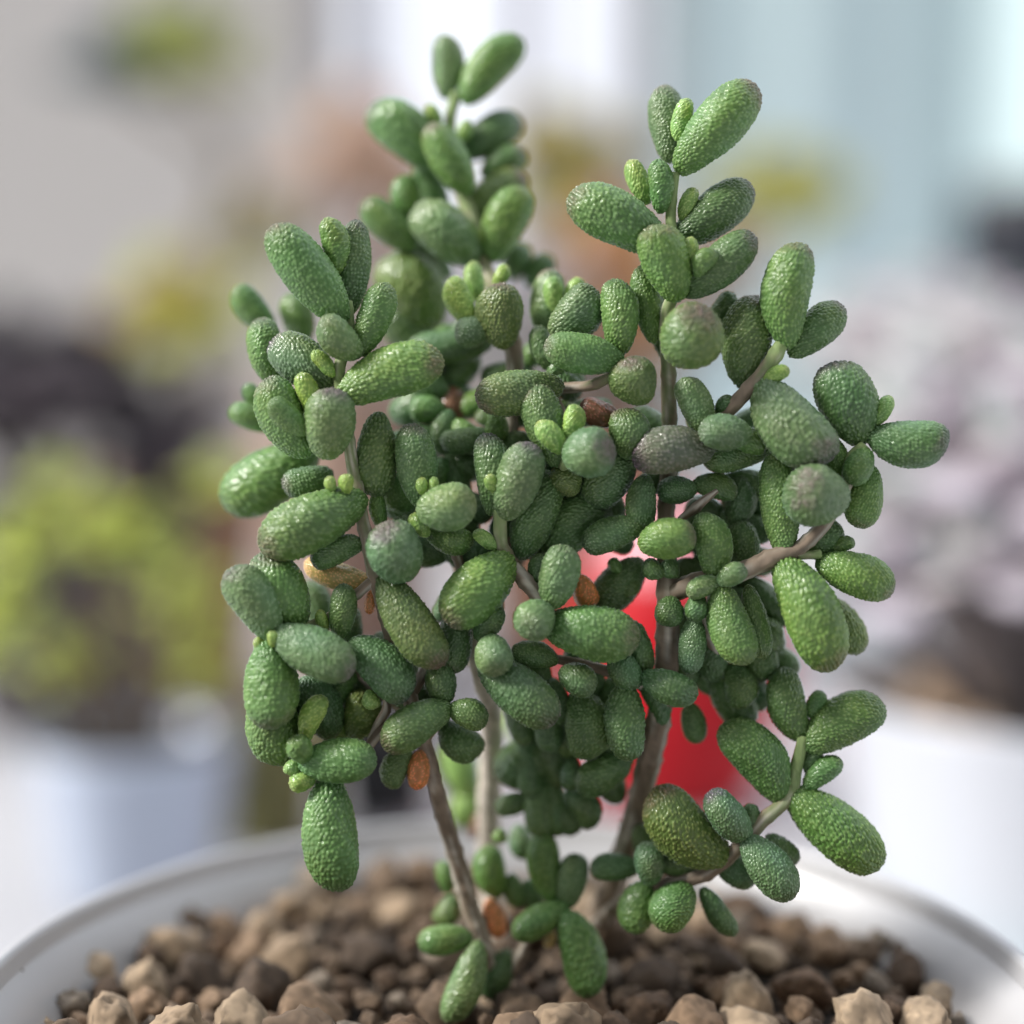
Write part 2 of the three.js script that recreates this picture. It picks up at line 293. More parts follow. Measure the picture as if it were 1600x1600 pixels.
shoot([[584, 905, 0, 16], [520, 960, -5, 15], [465, 985, 10, 15], [415, 1003, 30, 13]], [0.6, 0], [
  [366, 892, 432, 996, 78, 40, 30, 'bp'], [412, 870, 468, 988, 86, 0, 10, 'gp'], [547, 1046, 428, 986, 74, 60, 30, 'bp'], [425, 1132, 420, 1000, 85, 40, 20, 'gp'],
  [447, 1190, 415, 1070, 88, -10, -10, 'g'], [538, 917, 531, 1002, 45, 5, 15, 'd'], [499, 955, 509, 988, 20, 10, 5, 'l'], [636, 1084, 550, 998, 80, 5, 15, 'dp'],
  [398, 1001, 415, 1010, 18, 50, 10, 'l'], [426, 988, 427, 1010, 20, 75, 12, 'l'], [478, 912, 512, 988, 52, -120, 0, 'b'], [476, 1062, 522, 1152, 72, -40, 0, 'd'],
  [573, 1084, 553, 1154, 62, -60, 0, 'o'], [587, 1105, 573, 1080, 25, 10, 10, 'l'], [525, 1048, 580, 1080, 56, -100, 0, 'b'], [505, 1100, 535, 1160, 60, -70, 0, 'g'],
]);
shoot([[650, 1110, -40, 18], [600, 1140, -30, 17], [560, 1180, -15, 15], [500, 1205, 5, 14], [470, 1200, 20, 12]], [1, 0.1], [
  [501, 1090, 474, 1156, 37, 25, 10, 'l'], [461, 1154, 478, 1190, 38, 50, 20, 'g'], [582, 1186, 468, 1192, 76, 20, 25, 'g'], [446, 1196, 470, 1206, 27, 20, 5, 'l'],
  [455, 1226, 492, 1214, 34, 20, 10, 'l'], [526, 1384, 510, 1210, 92, 0, 10, 'g'],
]);
shoot([[664, 1155, -55, 20], [690, 1120, -40, 16], [720, 1100, -30, 14]], [1, 0.7], [
  [602, 1162, 704, 1100, 68, 5, 25, 'dp'], [686, 1038, 694, 1102, 52, -10, 0, 'd'], [758, 1126, 703, 1104, 47, 0, 10, 'd'], [607, 1226, 636, 1166, 42, -50, 0, 'o'],
  [652, 1231, 656, 1172, 36, -45, 0, 'r'], [746, 1178, 690, 1135, 56, -70, 0, 'd'], [692, 1080, 640, 1120, 40, -60, 0, 'd'],
]);
// dried brown remains by the left stem
shoot([[575, 1165, -35, 10], [592, 1130, -32, 14], [604, 1108, -30, 15], [603, 1092, -30, 8]], [1, 1], []);
// left inner branch with the front leaves of the middle
shoot([[640, 1090, -35, 18], [690, 1000, -45, 17], [720, 900, -40, 16], [700, 840, -10, 15], [672, 790, 20, 14], [668, 765, 30, 11]], [1, 0.2], [
  [643, 668, 660, 792, 67, 5, 0, 'dp'], [658, 748, 662, 774, 19, 45, 8, 'l'], [680, 747, 672, 772, 17, 42, 5, 'l'], [737, 784, 653, 800, 74, 50, 30, 'b'],
  [645, 805, 668, 838, 30, 15, 5, 'l'], [735, 850, 665, 830, 46, -10, 0, 'g'], [770, 880, 690, 850, 60, -70, 0, 'd'], [705, 560, 640, 640, 64, -170, 0, 'd'],
]);
shoot([[720, 900, -40, 20], [795, 885, -15, 22], [783, 850, 0, 22], [782, 805, 20, 22], [785, 790, 25, 16]], [0.7, 0.05], [
  [763, 683, 772, 803, 60, -5, 0, 'dp'], [828, 698, 788, 810, 77, 25, 30, 'bp'], [764, 743, 773, 770, 21, 40, 10, 'l'], [743, 831, 776, 858, 24, 5, 8, 'l'],
  [703, 968, 798, 868, 88, 0, 40, 'gp'], [858, 742, 812, 872, 72, -25, -5, 'd'], [940, 785, 850, 868, 82, -55, -5, 'd'], [700, 620, 740, 690, 0.1, -100, 0, 'd'],
].slice(0, 7));
shoot([[800, 885, -15, 24], [822, 910, 0, 25], [845, 942, 15, 22], [855, 965, 25, 16]], [1, 0.6], [
  [882, 858, 861, 950, 62, 30, 30, 'b'], [826, 985, 852, 948, 62, 30, 70, 'b'], [991, 998, 848, 976, 85, 10, 35, 'gp'], [922, 948, 904, 898, 40, -40, 0, 'r'],
  [843, 868, 842, 922, 32, -15, 0, 'd'], [800, 1020, 872, 1030, 44, -20, 0, 'd'],
]);
// middle stem behind
shoot([[778, 1500, -290, 38], [770, 1400, -280, 37], [764, 1300, -250, 37], [768, 1180, -190, 35], [765, 1100, -130, 32], [750, 1050, -90, 28], [742, 990, -60, 22], [760, 960, -30, 18]], [1, 0.8], [
  [779, 1048, 762, 996, 65, 30, 50, 'b'], [776, 944, 748, 1002, 45, 0, 5, 'd'], [706, 1046, 716, 948, 64, -25, 0, 'dp'], [864, 1122, 752, 1034, 82, 5, 30, 'dp'],
  [782, 1212, 892, 1148, 78, -150, 0, 'd'], [848, 1302, 845, 1215, 58, -140, 0, 'd'], [777, 1263, 832, 1248, 34, -150, 0, 'd'], [822, 1340, 808, 1290, 38, -180, 0, 'b'],
  [784, 1316, 780, 1295, 22, -150, 0, 'l'], [708, 1160, 735, 1250, 56, -330, 0, 'l'], [722, 1290, 742, 1215, 52, -340, 0, 'l'], [800, 1110, 850, 1180, 62, -330, 0, 'l'],
  [738, 1310, 746, 1270, 13, -250, 0, 'm'], ].slice(0, 13), 0.85);
// centre-top stem, out of focus
shoot([[760, 960, -60, 22], [800, 860, -80, 22], [790, 760, -90, 24], [800, 640, -110, 26], [804, 560, -100, 28], [780, 470, -120, 26], [757, 415, -160, 24], [735, 340, -180, 22], [708, 250, -200, 20], [704, 185, -200, 18], [714, 145, -200, 17]], [0.7, 0], [
  [698, 60, 700, 154, 50, -210, -5, 'b'], [806, 61, 722, 158, 66, -200, 5, 'g'], [670, 165, 688, 198, 22, -195, 5, 'l'], [732, 190, 718, 222, 23, -195, 5, 'l'],
  [585, 168, 690, 260, 78, -200, 0, 'gp'], [675, 200, 732, 303, 66, -170, 15, 'gp'], [808, 188, 718, 243, 58, -215, -15, 'dp'], [818, 240, 752, 272, 52, -215, 0, 'dp'],
  [815, 278, 716, 350, 70, -200, 0, 'op'], [815, 298, 763, 405, 63, -160, 15, 'g'], [654, 327, 750, 408, 78, -160, 15, 'b'], [571, 318, 650, 388, 58, -180, 5, 'gp'],
  [630, 278, 648, 348, 46, -195, 0, 'g'], [655, 262, 696, 330, 46, -225, 0, 'g'], [625, 380, 705, 430, 54, -220, 0, 'b'], [748, 358, 752, 380, 15, -150, 0, 'l'],
  [816, 382, 798, 435, 46, -240, 0, 'd'], [860, 402, 822, 445, 42, -240, 0, 'd'],
  [780, 448, 785, 544, 75, -75, 20, 'op'], [706, 438, 737, 508, 43, -85, 0, 'l'], [714, 520, 765, 518, 50, -75, 10, 'b'], [791, 416, 774, 448, 23, -95, 0, 'l'],
  [737, 412, 750, 475, 29, -110, 0, 'l'], [642, 548, 768, 535, 60, -130, -5, 'd'], [606, 408, 688, 506, 92, -200, 0, 'o'], [612, 492, 676, 552, 76, -210, 0, 'd'],
  [705, 662, 704, 604, 60, -140, 15, 'm'], [618, 655, 695, 598, 62, -150, 0, 'd'], [692, 692, 765, 680, 44, -75, 5, 'd'], [776, 690, 776, 640, 38, -70, 5, 'g'],
  [862, 426, 848, 524, 58, -110, 0, 'bp'], [863, 435, 871, 492, 31, -85, 5, 'l'], [908, 438, 886, 472, 29, -90, 0, 'l'],
]);
// centre cluster
shoot([[800, 640, -110, 18], [860, 610, -60, 17], [930, 600, -20, 17], [968, 575, -5, 16], [962, 545, -5, 12]], [0.8, 0.1], [
  [930, 458, 866, 526, 73, -40, 15, 'b'], [963, 442, 968, 558, 59, -10, 15, 'g'], [856, 542, 974, 566, 67, 10, 20, 'gp'], [839, 513, 856, 578, 36, -65, 0, 'b'],
  [856, 584, 888, 574, 28, -65, 5, 'g'], [750, 622, 880, 602, 76, -20, 25, 'op'], [983, 566, 1002, 628, 75, 0, 55, 'op'], [900, 620, 860, 570, 40, -70, 0, 'd'],
]);
shoot([[860, 610, -60, 18], [890, 690, -20, 17], [880, 730, 10, 15], [885, 715, 25, 12]], [0.9, 0.1], [
  [834, 606, 872, 728, 70, 0, 10, 'dp'], [843, 662, 884, 708, 36, 40, 15, 'l'], [902, 636, 884, 688, 34, 35, 15, 'l'], [950, 698, 884, 716, 78, 45, 60, 'bp'],
  [908, 636, 968, 658, 50, -30, 0, 'm'], [976, 643, 988, 716, 66, -5, 25, 'op'], [925, 785, 985, 698, 76, -35, 0, 'd'], [880, 770, 895, 725, 50, -20, 10, 'o'],
  [858, 790, 880, 720, 30, -50, 0, 'y'],
]);
// right main stem
shoot([[905, 1560, -250, 44], [930, 1450, -240, 42], [962, 1375, -190, 40], [985, 1305, -150, 39], [1005, 1225, -115, 38], [1021, 1160, -90, 38], [1035, 1090, -65, 38], [1043, 1000, -45, 37], [1043, 920, -40, 34], [1040, 820, -50, 28], [1046, 700, -50, 25], [1045, 590, -40, 24], [1042, 490, -15, 20], [1060, 440, 0, 18], [1048, 340, -10, 17], [1054, 270, -10, 16]], [1, 0.05], [
  [1038, 140, 1046, 254, 56, -50, -15, 'bp'], [1073, 157, 1057, 220, 30, -15, 0, 'l'], [1175, 137, 1058, 268, 82, -5, 20, 'gp'], [986, 254, 1012, 318, 35, -30, -5, 'l'],
  [1030, 253, 1034, 333, 38, -5, 10, 'g'], [898, 306, 1042, 388, 90, -5, 10, 'gp'], [1168, 295, 1054, 378, 74, -20, -15, 'dp'], [1084, 296, 1064, 344, 27, -10, 0, 'l'],
  [1020, 358, 1064, 468, 80, 20, 30, 'gp'], [1174, 372, 1070, 462, 70, 10, 10, 'dp'], [1077, 373, 1086, 412, 25, 40, 5, 'l'], [1114, 392, 1086, 430, 34, 45, 20, 'g'],
  [1004, 420, 1022, 536, 48, -35, 0, 'g'], [1096, 492, 1058, 566, 100, 20, 95, 'op'], [1145, 462, 1110, 505, 36, -50, 0, 'd'], [1020, 445, 1040, 560, 40, -70, 0, 'd'],
  [995, 712, 1114, 698, 77, 15, 20, 'pp'], [1070, 594, 1106, 678, 54, 15, 10, 'b'], [1097, 674, 1173, 678, 58, 45, 20, 'b'], [1140, 620, 1122, 652, 27, 0, 5, 'd'],
  [1195, 695, 1150, 688, 40, -5, 0, 'g'], [1105, 722, 1205, 700, 46, -35, 0, 'd'],
]);
// right upper branch
shoot([[1044, 720, -50, 22], [1090, 690, -20, 22], [1135, 645, 5, 23], [1160, 618, 15, 24], [1195, 580, 20, 25], [1220, 540, 20, 22], [1232, 515, 15, 14]], [1, -0.1], [
  [1176, 468, 1160, 607, 83, -25, 0, 'op'], [1241, 386, 1224, 543, 77, 20, 20, 'gp'], [1312, 482, 1234, 554, 62, 0, -15, 'dp'], [1230, 576, 1192, 598, 24, 40, 8, 'l'],
  [1288, 716, 1182, 600, 100, 30, 25, 'bp'],
]);
// right side branch with the crossing stem
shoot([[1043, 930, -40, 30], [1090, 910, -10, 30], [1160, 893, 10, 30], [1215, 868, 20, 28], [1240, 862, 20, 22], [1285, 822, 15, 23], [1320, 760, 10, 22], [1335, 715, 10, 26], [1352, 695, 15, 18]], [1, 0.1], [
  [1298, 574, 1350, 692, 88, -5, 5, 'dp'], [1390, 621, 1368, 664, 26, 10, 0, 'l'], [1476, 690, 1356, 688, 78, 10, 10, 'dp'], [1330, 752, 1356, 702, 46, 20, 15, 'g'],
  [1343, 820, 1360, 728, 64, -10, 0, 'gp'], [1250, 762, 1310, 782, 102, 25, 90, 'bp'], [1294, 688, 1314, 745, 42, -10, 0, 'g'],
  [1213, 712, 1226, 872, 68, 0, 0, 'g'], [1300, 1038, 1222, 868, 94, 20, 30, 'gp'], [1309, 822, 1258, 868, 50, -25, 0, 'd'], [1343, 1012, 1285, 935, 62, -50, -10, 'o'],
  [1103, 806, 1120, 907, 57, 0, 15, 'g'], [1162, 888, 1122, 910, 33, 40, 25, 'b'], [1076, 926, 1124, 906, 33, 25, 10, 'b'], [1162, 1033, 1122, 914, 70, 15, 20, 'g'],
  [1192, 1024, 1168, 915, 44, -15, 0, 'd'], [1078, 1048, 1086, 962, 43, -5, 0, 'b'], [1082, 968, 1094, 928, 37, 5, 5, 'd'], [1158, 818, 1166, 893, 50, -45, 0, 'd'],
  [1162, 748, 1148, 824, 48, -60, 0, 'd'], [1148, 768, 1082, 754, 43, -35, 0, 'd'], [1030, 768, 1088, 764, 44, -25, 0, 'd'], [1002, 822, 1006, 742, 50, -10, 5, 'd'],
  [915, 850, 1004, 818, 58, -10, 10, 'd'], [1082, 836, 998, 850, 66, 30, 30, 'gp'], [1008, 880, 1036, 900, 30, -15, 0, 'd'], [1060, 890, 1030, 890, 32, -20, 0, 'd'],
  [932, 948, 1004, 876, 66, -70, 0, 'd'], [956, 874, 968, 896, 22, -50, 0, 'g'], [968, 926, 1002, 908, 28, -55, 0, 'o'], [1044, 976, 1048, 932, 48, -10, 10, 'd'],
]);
shoot([[1245, 868, 20, 14], [1282, 866, 10, 13]], [0.4, 0], [
  [1392, 918, 1276, 876, 70, 0, 15, 'gp'], [1332, 844, 1300, 862, 25, -10, 0, 'g'],
]);
// dried tip among the right leaves
shoot([[1062, 812, -25, 10], [1085, 795, -10, 16], [1100, 782, -2, 14], [1121, 766, 0, 7]], [1, 1], []);
// lower inner leaves round the right stem
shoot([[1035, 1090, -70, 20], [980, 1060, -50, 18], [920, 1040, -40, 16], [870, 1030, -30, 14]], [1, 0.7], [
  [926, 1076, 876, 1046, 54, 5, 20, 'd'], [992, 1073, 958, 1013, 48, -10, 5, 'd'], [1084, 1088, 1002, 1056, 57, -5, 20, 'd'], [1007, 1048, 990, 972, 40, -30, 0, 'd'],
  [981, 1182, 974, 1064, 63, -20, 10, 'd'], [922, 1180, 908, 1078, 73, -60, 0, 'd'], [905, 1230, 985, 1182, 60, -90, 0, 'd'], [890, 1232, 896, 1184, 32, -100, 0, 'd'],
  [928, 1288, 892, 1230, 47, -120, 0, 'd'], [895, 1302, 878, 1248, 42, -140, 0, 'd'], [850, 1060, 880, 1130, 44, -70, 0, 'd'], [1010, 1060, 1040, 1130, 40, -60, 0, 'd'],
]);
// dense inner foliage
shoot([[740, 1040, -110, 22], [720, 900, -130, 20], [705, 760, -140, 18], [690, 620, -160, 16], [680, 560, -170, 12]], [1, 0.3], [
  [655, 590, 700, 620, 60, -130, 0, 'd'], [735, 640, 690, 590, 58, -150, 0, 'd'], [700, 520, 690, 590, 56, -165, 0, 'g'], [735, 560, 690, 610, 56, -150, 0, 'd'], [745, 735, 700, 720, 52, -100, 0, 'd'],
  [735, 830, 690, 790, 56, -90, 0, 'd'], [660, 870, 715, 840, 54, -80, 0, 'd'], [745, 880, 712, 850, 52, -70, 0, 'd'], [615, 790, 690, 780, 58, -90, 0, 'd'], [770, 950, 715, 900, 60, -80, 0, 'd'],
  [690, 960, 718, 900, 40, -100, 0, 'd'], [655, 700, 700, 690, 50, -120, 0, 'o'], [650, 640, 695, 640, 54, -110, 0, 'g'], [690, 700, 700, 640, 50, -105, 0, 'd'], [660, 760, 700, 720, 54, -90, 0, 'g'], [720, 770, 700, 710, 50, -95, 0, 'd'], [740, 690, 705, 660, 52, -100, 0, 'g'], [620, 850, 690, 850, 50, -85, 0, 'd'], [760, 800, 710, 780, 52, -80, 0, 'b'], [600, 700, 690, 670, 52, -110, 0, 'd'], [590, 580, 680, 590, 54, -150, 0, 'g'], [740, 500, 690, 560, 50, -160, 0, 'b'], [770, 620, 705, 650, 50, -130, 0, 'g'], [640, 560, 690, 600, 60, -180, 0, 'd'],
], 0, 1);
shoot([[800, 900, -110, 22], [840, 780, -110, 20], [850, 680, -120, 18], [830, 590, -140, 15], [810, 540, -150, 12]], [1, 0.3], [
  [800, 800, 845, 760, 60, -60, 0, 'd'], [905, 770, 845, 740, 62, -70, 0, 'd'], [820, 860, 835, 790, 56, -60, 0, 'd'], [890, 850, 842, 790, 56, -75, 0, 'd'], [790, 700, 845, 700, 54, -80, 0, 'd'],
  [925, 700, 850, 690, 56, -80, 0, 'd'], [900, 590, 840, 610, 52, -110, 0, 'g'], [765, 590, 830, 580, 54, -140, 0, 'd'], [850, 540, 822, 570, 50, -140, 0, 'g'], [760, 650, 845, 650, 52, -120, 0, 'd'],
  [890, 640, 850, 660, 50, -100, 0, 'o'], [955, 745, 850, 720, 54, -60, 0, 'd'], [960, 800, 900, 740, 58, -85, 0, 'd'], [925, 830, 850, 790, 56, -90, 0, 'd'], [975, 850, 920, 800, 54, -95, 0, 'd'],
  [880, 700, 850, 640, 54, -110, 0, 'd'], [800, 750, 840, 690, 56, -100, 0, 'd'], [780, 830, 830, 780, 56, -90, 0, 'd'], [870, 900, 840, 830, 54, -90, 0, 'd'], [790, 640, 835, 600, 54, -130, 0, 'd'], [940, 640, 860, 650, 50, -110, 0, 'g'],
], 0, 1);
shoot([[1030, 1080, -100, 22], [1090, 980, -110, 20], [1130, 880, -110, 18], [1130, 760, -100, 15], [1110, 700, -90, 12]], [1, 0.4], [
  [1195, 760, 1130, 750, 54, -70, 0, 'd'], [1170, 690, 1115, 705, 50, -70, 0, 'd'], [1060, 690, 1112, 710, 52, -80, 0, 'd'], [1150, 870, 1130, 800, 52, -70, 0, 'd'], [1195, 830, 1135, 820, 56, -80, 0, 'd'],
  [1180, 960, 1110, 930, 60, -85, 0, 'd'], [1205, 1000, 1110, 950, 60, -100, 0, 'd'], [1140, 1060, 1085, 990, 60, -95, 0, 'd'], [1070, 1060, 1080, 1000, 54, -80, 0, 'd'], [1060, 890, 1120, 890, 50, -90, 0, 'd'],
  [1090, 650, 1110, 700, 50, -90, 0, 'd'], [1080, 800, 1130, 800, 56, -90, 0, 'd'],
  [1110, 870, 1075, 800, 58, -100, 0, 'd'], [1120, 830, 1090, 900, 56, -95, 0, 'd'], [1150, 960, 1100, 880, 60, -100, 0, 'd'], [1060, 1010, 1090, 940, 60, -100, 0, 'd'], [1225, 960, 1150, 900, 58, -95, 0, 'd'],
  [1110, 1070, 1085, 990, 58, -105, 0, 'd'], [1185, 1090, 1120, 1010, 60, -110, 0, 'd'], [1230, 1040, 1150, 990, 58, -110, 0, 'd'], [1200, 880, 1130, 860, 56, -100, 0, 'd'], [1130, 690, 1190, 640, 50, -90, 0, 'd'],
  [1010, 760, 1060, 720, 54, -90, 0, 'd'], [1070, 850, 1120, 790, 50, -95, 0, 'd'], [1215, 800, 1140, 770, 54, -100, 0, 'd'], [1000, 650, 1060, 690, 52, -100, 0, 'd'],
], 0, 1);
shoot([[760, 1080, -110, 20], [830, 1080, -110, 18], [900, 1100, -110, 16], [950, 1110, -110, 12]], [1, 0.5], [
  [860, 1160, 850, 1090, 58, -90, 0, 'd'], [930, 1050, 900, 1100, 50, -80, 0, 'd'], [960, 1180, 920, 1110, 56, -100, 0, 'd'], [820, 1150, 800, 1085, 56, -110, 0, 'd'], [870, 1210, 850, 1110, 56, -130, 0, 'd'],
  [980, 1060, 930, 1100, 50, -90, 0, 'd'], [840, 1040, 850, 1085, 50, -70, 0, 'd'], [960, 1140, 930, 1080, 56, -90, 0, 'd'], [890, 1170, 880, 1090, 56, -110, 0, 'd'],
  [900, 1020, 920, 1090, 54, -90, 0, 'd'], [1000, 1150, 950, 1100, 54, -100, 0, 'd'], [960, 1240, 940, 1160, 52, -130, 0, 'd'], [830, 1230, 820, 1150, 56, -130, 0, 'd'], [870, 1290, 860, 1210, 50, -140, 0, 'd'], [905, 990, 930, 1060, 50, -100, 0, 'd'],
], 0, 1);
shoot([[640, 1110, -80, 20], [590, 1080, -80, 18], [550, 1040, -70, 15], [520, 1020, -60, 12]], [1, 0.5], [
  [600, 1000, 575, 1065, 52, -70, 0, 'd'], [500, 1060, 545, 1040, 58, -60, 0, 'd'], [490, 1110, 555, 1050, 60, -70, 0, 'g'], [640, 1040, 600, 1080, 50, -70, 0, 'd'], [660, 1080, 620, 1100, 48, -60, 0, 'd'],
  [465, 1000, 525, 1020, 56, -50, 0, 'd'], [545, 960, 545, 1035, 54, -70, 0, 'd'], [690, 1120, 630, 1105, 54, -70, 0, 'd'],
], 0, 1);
// shoots low over the soil
shoot([[800, 1520, -150, 22], [830, 1460, -140, 18], [880, 1420, -125, 16]], [1, 0.4], [
  [760, 1326, 776, 1402, 51, -160, 0, 'g'], [845, 1305, 863, 1408, 55, -135, 0, 'g'], [902, 1338, 884, 1418, 47, -125, 0, 'b'], [806, 1460, 884, 1414, 53, -120, 10, 'g'],
  [924, 1548, 886, 1422, 72, -115, 5, 'g'], [780, 1462, 764, 1404, 39, -150, 0, 'r'], [808, 1415, 798, 1366, 32, -165, 0, 'g'], [838, 1415, 822, 1375, 40, -170, 0, 'd'],
  [856, 1480, 862, 1452, 20, -140, 0, 'y'], [760, 1556, 796, 1486, 52, -150, 0, 'd'], [690, 1348, 702, 1396, 26, -175, 0, 'g'],
]);
shoot([[765, 1530, -150, 20], [758, 1485, -125, 18], [745, 1470, -118, 14]], [1, 0.6], [
  [657, 1472, 738, 1464, 49, -120, 0, 'g'], [703, 1593, 752, 1472, 55, -110, 15, 'b'], [686, 1442, 712, 1402, 37, -165, 0, 'o'],
]);
// lower right branch
shoot([[935, 1440, -220, 24], [1000, 1395, -110, 22], [1060, 1378, -85, 22], [1110, 1362, -60, 22], [1160, 1318, -45, 22], [1195, 1280, -40, 22], [1232, 1245, -40, 21], [1245, 1195, -40, 20], [1256, 1150, -40, 17]], [1, 0], [
  [926, 1356, 1000, 1354, 44, -110, 0, 'd'], [1011, 1320, 1018, 1383, 47, -75, 10, 'b'], [988, 1452, 1006, 1378, 60, -95, 5, 'g'], [1030, 1446, 1078, 1382, 70, -70, 15, 'g'],
  [1145, 1458, 1096, 1388, 34, -80, 0, 'd'], [1020, 1246, 1132, 1352, 92, -55, 10, 'op'], [1180, 1372, 1118, 1344, 48, -75, 0, 'd'], [1112, 1242, 1168, 1314, 58, -30, 15, 'bp'],
  [1174, 1258, 1170, 1300, 30, -45, 0, 'd'], [1236, 1398, 1164, 1308, 67, -25, 10, 'b'], [1242, 1346, 1198, 1308, 38, -55, 0, 'd'],
  [1140, 1132, 1230, 1248, 86, -50, 5, 'g'], [1370, 1348, 1232, 1236, 88, -45, 5, 'g'], [1372, 1100, 1254, 1166, 77, -45, 5, 'g'], [1220, 1050, 1248, 1158, 62, -50, -10, 'd'],
  [1284, 1083, 1264, 1120, 27, -50, 0, 'g'], [1310, 1188, 1256, 1230, 37, -40, 5, 'g'], [1278, 1172, 1258, 1206, 28, -50, 0, 'd'], [1030, 1344, 1094, 1352, 44, -90, 0, 'd'],
  [1003, 1290, 1008, 1340, 38, -120, 0, 'o'],
]);
shoot([[1090, 960, -40, 16], [1130, 1030, -65, 15], [1165, 1020, -75, 13]], [1, 0.6], [
  [1162, 1103, 1148, 1038, 49, -65, 5, 'd'], [1170, 1130, 1115, 1055, 64, -95, 0, 'd'], [1090, 1157, 1076, 1098, 43, -85, 0, 'd'], [1192, 1062, 1175, 990, 54, -80, 0, 'd'],
  [1120, 1060, 1100, 980, 56, -80, 0, 'd'], [1215, 1010, 1165, 970, 60, -80, 0, 'd'],
]);

// ---------------------------------------------------------------- the pots and plants behind, far out of focus
const ground = (x, depth) => { const p = at(x, 800, depth); return V(p.x, 0, p.z); };
const solid = {};
const paint = (c, rough = 0.5, extra) => solid[[c, rough]] ??= std(c, rough, extra);
function plumpLeaf(l, w, t) { // a pointed fleshy leaf along +y, l long, w wide, t thick
  const g = new THREE.SphereGeometry(0.5, 12, 14), p = g.attributes.position;
  for (let i = 0; i < p.count; i++) { const y = p.getY(i) + 0.5, k = 0.55 + 0.75 * y - 0.35 * y * y * y; p.setXYZ(i, p.getX(i) * w * k, y * l, p.getZ(i) * t * k + 0.12 * l * (y * y - y)); }
  g.computeVertexNormals();
  return g;
}
function rosette(parent, c, r, n, mats, open = 1, name = 'leaf') { // fleshy leaves in a spiral round c
  const shapes = [plumpLeaf(r, r * 0.56, r * 0.24), plumpLeaf(r * 0.85, r * 0.5, r * 0.24)];
  for (let i = 0; i < n; i++) {
    const t = i / (n - 1), a = i * 2.39996, tilt = (0.12 + 1.5 * (1 - t)) * open, m = mesh(name, shapes[i % 2], mats[i % mats.length], parent);
    m.position.copy(c); m.rotation.set(0, a, 0); m.rotateX(tilt); m.scale.setScalar(0.8 + 0.2 * (1 - t));
  }
}
const potShape = (r, h, foot = 0.72) => lathe([[0.0001, 0.0004], [r * foot, 0.0004], [r * foot + 0.001, 0.002], [r * 0.97, h - 0.004], [r, h - 0.001], [r - 0.001, h], [r - 0.003, h - 0.001], [r - 0.004, h - 0.008], [0.0001, h - 0.008]], 64);
function pot(name, pos, r, h, mat, label, category = 'pot', group) {
  const t = thing(name, pos, label, category, group);
  mesh('pot_body', potShape(r, h), mat, t);
  mesh('soil', new THREE.CylinderGeometry(r - 0.0042, r - 0.0042, 0.003, 40).translate(0, h - 0.006, 0), paint([0.045, 0.035, 0.03], 0.95), t);
  return t;
}
const whiteGloss = std([0.56, 0.58, 0.63], 0.18, { clearcoat: 1, clearcoatRoughness: 0.08 });
// left white pot with yellow-green rosettes
{
  const p0 = ground(200, 0.36);
  pot('white_pot', p0, 0.0225, 0.037, std([0.42, 0.48, 0.6], 0.25, { clearcoat: 1, clearcoatRoughness: 0.08 }), 'small glossy white pot at the lower left behind the large pot');
  const t = thing('yellow_green_sedum', V(p0.x, 0.032, p0.z), 'yellow-green sedum with many rosettes in the small glossy white pot', 'plant');
  const mats = [paint([0.46, 0.54, 0.09], 0.5), paint([0.34, 0.43, 0.08], 0.5), paint([0.52, 0.54, 0.13], 0.5)];
  const heads = [[35, 870, 0.0165], [170, 850, 0.018], [295, 960, 0.019], [0, 970, 0.016], [105, 1055, 0.016], [345, 765, 0.012], [310, 1050, 0.015], [245, 870, 0.013], [90, 770, 0.011], [-60, 1050, 0.016]];
  for (const [x, y, r] of heads) {
    const c = at(x, y, rr(0.345, 0.385)).sub(t.position);
    const s = mesh('stem', new THREE.TubeGeometry(new THREE.CatmullRomCurve3([V(c.x * 0.25, 0.0, c.z * 0.25), V(c.x * 0.6, c.y * 0.6, c.z * 0.6), c]), 10, 0.0011, 8), paint([0.15, 0.1, 0.06], 0.8), t);
    rosette(s, c, r * 0.8, 13, mats, 1.0);
  }
}
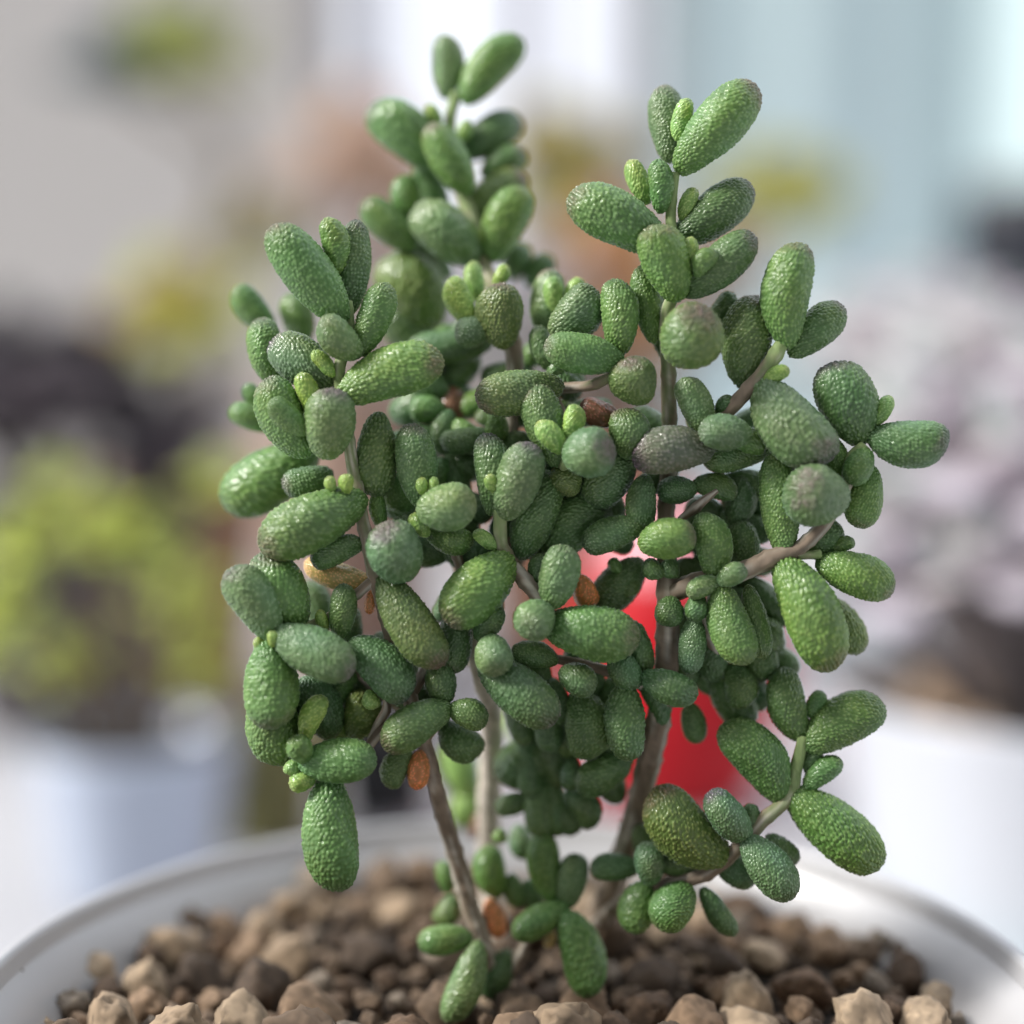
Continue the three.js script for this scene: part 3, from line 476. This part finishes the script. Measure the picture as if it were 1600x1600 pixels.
// plants further back at the left
{
  const p0 = ground(110, 0.52);
  pot('dark_pot', p0, 0.042, 0.07, paint([0.06, 0.055, 0.06], 0.5), 'dark plum-grey pot behind the yellow-green sedum at the left edge');
  const t = thing('purple_leaved_plant', V(p0.x, 0.06, p0.z), 'dark purple leafy plant in the dark plum-grey pot', 'plant');
  for (const [x, y, r] of [[60, 690, 0.034], [130, 620, 0.032], [225, 700, 0.03], [10, 600, 0.034], [270, 760, 0.026], [-60, 660, 0.034], [330, 680, 0.022]]) {
    const c = at(x, y, rr(0.49, 0.53)).sub(t.position);
    const s = mesh('stem', new THREE.TubeGeometry(new THREE.CatmullRomCurve3([V(c.x * 0.3, 0, c.z * 0.3), c]), 6, 0.002, 8), paint([0.07, 0.05, 0.05], 0.8), t);
    rosette(s, c, r, 11, [paint([0.1, 0.08, 0.095], 0.6), paint([0.15, 0.115, 0.13], 0.6), paint([0.06, 0.06, 0.065], 0.6)]);
  }
  const q = ground(290, 0.56);
  pot('clay_pot', q, 0.03, 0.075, paint([0.3, 0.17, 0.1], 0.8), 'orange-brown clay pot behind the sedum, left of the large plant');
  const u = thing('leggy_succulent', V(q.x, 0.07, q.z), 'tall leggy succulent with yellow-green top, far left behind the large plant', 'plant');
  const limb = (pts, r, mats, n) => {
    const cs = pts.map(([x, y, d]) => at(x, y, d).sub(u.position)), s = mesh('stem', new THREE.TubeGeometry(new THREE.CatmullRomCurve3([V(0, 0, 0), ...cs]), 20, 0.0016, 8), paint([0.22, 0.16, 0.1], 0.8), u);
    rosette(s, cs.at(-1), r, n, mats);
  };
  const ygreen = [paint([0.3, 0.34, 0.08], 0.55), paint([0.36, 0.38, 0.12], 0.55)];
  limb([[330, 400, 0.56], [370, 230, 0.56], [285, 115, 0.55]], 0.034, ygreen, 15);
  limb([[330, 400, 0.56], [345, 250, 0.56], [190, 135, 0.55]], 0.027, [paint([0.03, 0.065, 0.08], 0.6), paint([0.045, 0.09, 0.11], 0.6)], 13);
  limb([[370, 470, 0.57], [405, 400, 0.57]], 0.025, [paint([0.3, 0.25, 0.07], 0.6), paint([0.25, 0.26, 0.07], 0.6)], 11);
  limb([[290, 540, 0.54], [278, 535, 0.53]], 0.036, [paint([0.42, 0.46, 0.07], 0.55), paint([0.42, 0.46, 0.07], 0.55), paint([0.5, 0.36, 0.14], 0.55)], 13);
  limb([[250, 600, 0.54], [200, 570, 0.54]], 0.022, [paint([0.14, 0.14, 0.05], 0.6)], 9);
}
// olive pot and black pot low at the left
pot('olive_pot', ground(405, 0.4), 0.017, 0.033, paint([0.16, 0.15, 0.05], 0.45), 'small olive green pot behind the rim of the large pot');
pot('black_pot', ground(600, 0.42), 0.016, 0.03, paint([0.012, 0.012, 0.014], 0.5), 'small black plastic pot behind the left stem of the plant');
// red vase behind the middle
{
  const t = thing('red_vase', ground(1062, 0.43), 'round red vase with a highlight painted pink on its neck behind the right stem of the plant', 'vase');
  mesh('vase_body', lathe([[0.0001, 0.0004], [0.017, 0.0004], [0.022, 0.006], [0.027, 0.022], [0.0285, 0.04], [0.0262, 0.055], [0.0225, 0.0645]], 64), std([0.46, 0.007, 0.014], 0.4, { specularIntensity: 0.5 }), t);
  mesh('vase_neck_highlight', lathe([[0.0227, 0.0643], [0.018, 0.071], [0.0165, 0.077], [0.0145, 0.077], [0.016, 0.068], [0.0001, 0.06]], 64), std([0.72, 0.3, 0.34], 0.35), t);  // pink colour paints in the pale reflection on the upper vase
}
// right white pot with pale rosettes
{
  const p0 = ground(1700, 0.32);
  const wp = pot('wide_white_pot', p0, 0.05, 0.056, whiteGloss, 'wide glossy white pot at the right edge behind the large pot');
  const dish = thing('saucer', V(p0.x, 0, p0.z), 'pale teal saucer under the wide white pot', 'saucer');
  mesh('saucer_body', lathe([[0.0001, 0.0002], [0.046, 0.0002], [0.056, 0.006], [0.0565, 0.0072], [0.0555, 0.0072], [0.0455, 0.0015], [0.0001, 0.0015]], 64), paint([0.45, 0.6, 0.62], 0.3), dish);
  wp.position.y = 0.0016;
  const e = thing('pale_echeveria', V(p0.x, 0.05, p0.z), 'pale lavender and grey echeveria rosettes in the wide white pot', 'plant');
  const mats = [paint([0.46, 0.42, 0.47], 0.55), paint([0.53, 0.46, 0.5], 0.55), paint([0.4, 0.44, 0.43], 0.55), paint([0.56, 0.5, 0.51], 0.55)];
  for (const [x, y, d, r] of [[1450, 760, 0.32, 0.031], [1560, 590, 0.34, 0.024], [1600, 800, 0.31, 0.03], [1370, 610, 0.38, 0.032], [1480, 640, 0.36, 0.03], [1560, 920, 0.3, 0.02], [1370, 950, 0.3, 0.022], [1660, 680, 0.33, 0.03], [1440, 880, 0.33, 0.024], [1340, 780, 0.36, 0.024], [1465, 540, 0.38, 0.024]]) {
    const c = at(x, y, d).sub(e.position), s = mesh('stem', new THREE.TubeGeometry(new THREE.CatmullRomCurve3([V(c.x * 0.4, -0.002, c.z * 0.4), V(c.x * 0.7, c.y * 0.5, c.z * 0.7), c]), 8, 0.002, 8), paint([0.12, 0.1, 0.1], 0.8), e);
    rosette(s, c, r, 14, mats, 0.95);
  }
  for (let i = 0; i < 10; i++) {
    const a = rr(2.2, 4.6), m = mesh('stone', new THREE.DodecahedronGeometry(rr(0.003, 0.005), 1), paint([[0.3, 0.2, 0.12], [0.2, 0.14, 0.1], [0.36, 0.27, 0.2]][i % 3], 0.9), wp);
    m.position.set(Math.cos(a) * rr(0.02, 0.04), 0.051, -Math.sin(a) * rr(0.0, 0.04));
  }
  const n = thing('navy_vase', ground(1612, 0.62), 'tall dark navy vase in front of the aqua curtain at the right', 'vase');
  mesh('vase_body', lathe([[0.0001, 0.0004], [0.024, 0.0004], [0.03, 0.02], [0.0325, 0.09], [0.03, 0.158], [0.0285, 0.17], [0.0265, 0.17], [0.028, 0.15], [0.0001, 0.14]], 48), paint([0.012, 0.015, 0.025], 0.4), n);
}
// olive and orange plants behind the middle
{
  const q = ground(900, 0.6), w = pot('terracotta_pot', q, 0.04, 0.09, paint([0.35, 0.18, 0.11], 0.8), 'terracotta pot behind the middle of the large plant');
  const t = thing('olive_succulent', V(q.x, 0.085, q.z), 'olive and orange succulent in the terracotta pot behind the large plant', 'plant');
  const olive = [paint([0.36, 0.33, 0.08], 0.6), paint([0.3, 0.2, 0.1], 0.6)], lime = [paint([0.38, 0.36, 0.06], 0.6), paint([0.32, 0.33, 0.06], 0.6)], orange = [paint([0.5, 0.27, 0.1], 0.6), paint([0.42, 0.2, 0.1], 0.6)];
  for (const [x, y, d, r, m] of [[860, 265, 0.6, 0.032, olive], [940, 280, 0.61, 0.028, olive], [1235, 345, 0.6, 0.033, lime], [1170, 330, 0.61, 0.028, lime], [955, 425, 0.57, 0.032, orange], [1120, 440, 0.6, 0.026, orange], [870, 350, 0.6, 0.028, lime], [1000, 540, 0.58, 0.032, orange]]) {
    const c = at(x, y, d).sub(t.position), s = mesh('stem', new THREE.TubeGeometry(new THREE.CatmullRomCurve3([V(c.x * 0.2, 0, c.z * 0.2), V(c.x * 0.7, c.y * 0.5, c.z * 0.7), c]), 10, 0.002, 8), paint([0.2, 0.15, 0.1], 0.8), t);
    rosette(s, c, r, 13, m);
  }
  const q2 = ground(560, 0.62), p2 = pot('tan_pot', q2, 0.034, 0.1, paint([0.42, 0.3, 0.24], 0.8), 'tan clay pot behind the upper left of the large plant');
  const t2 = thing('apricot_succulent', V(q2.x, 0.095, q2.z), 'pale apricot succulent in the tan clay pot', 'plant');
  for (const [x, y, d, r] of [[560, 230, 0.62, 0.028], [520, 310, 0.6, 0.03], [600, 330, 0.61, 0.028], [640, 290, 0.62, 0.026], [640, 420, 0.62, 0.03]]) {
    const c = at(x, y, d).sub(t2.position), s = mesh('stem', new THREE.TubeGeometry(new THREE.CatmullRomCurve3([V(c.x * 0.2, 0, c.z * 0.2), c]), 8, 0.0018, 8), paint([0.3, 0.22, 0.16], 0.8), t2);
    rosette(s, c, r, 13, [paint([0.6, 0.42, 0.3], 0.6), paint([0.58, 0.45, 0.4], 0.6)]);
  }
}
renderer.render(scene, camera);
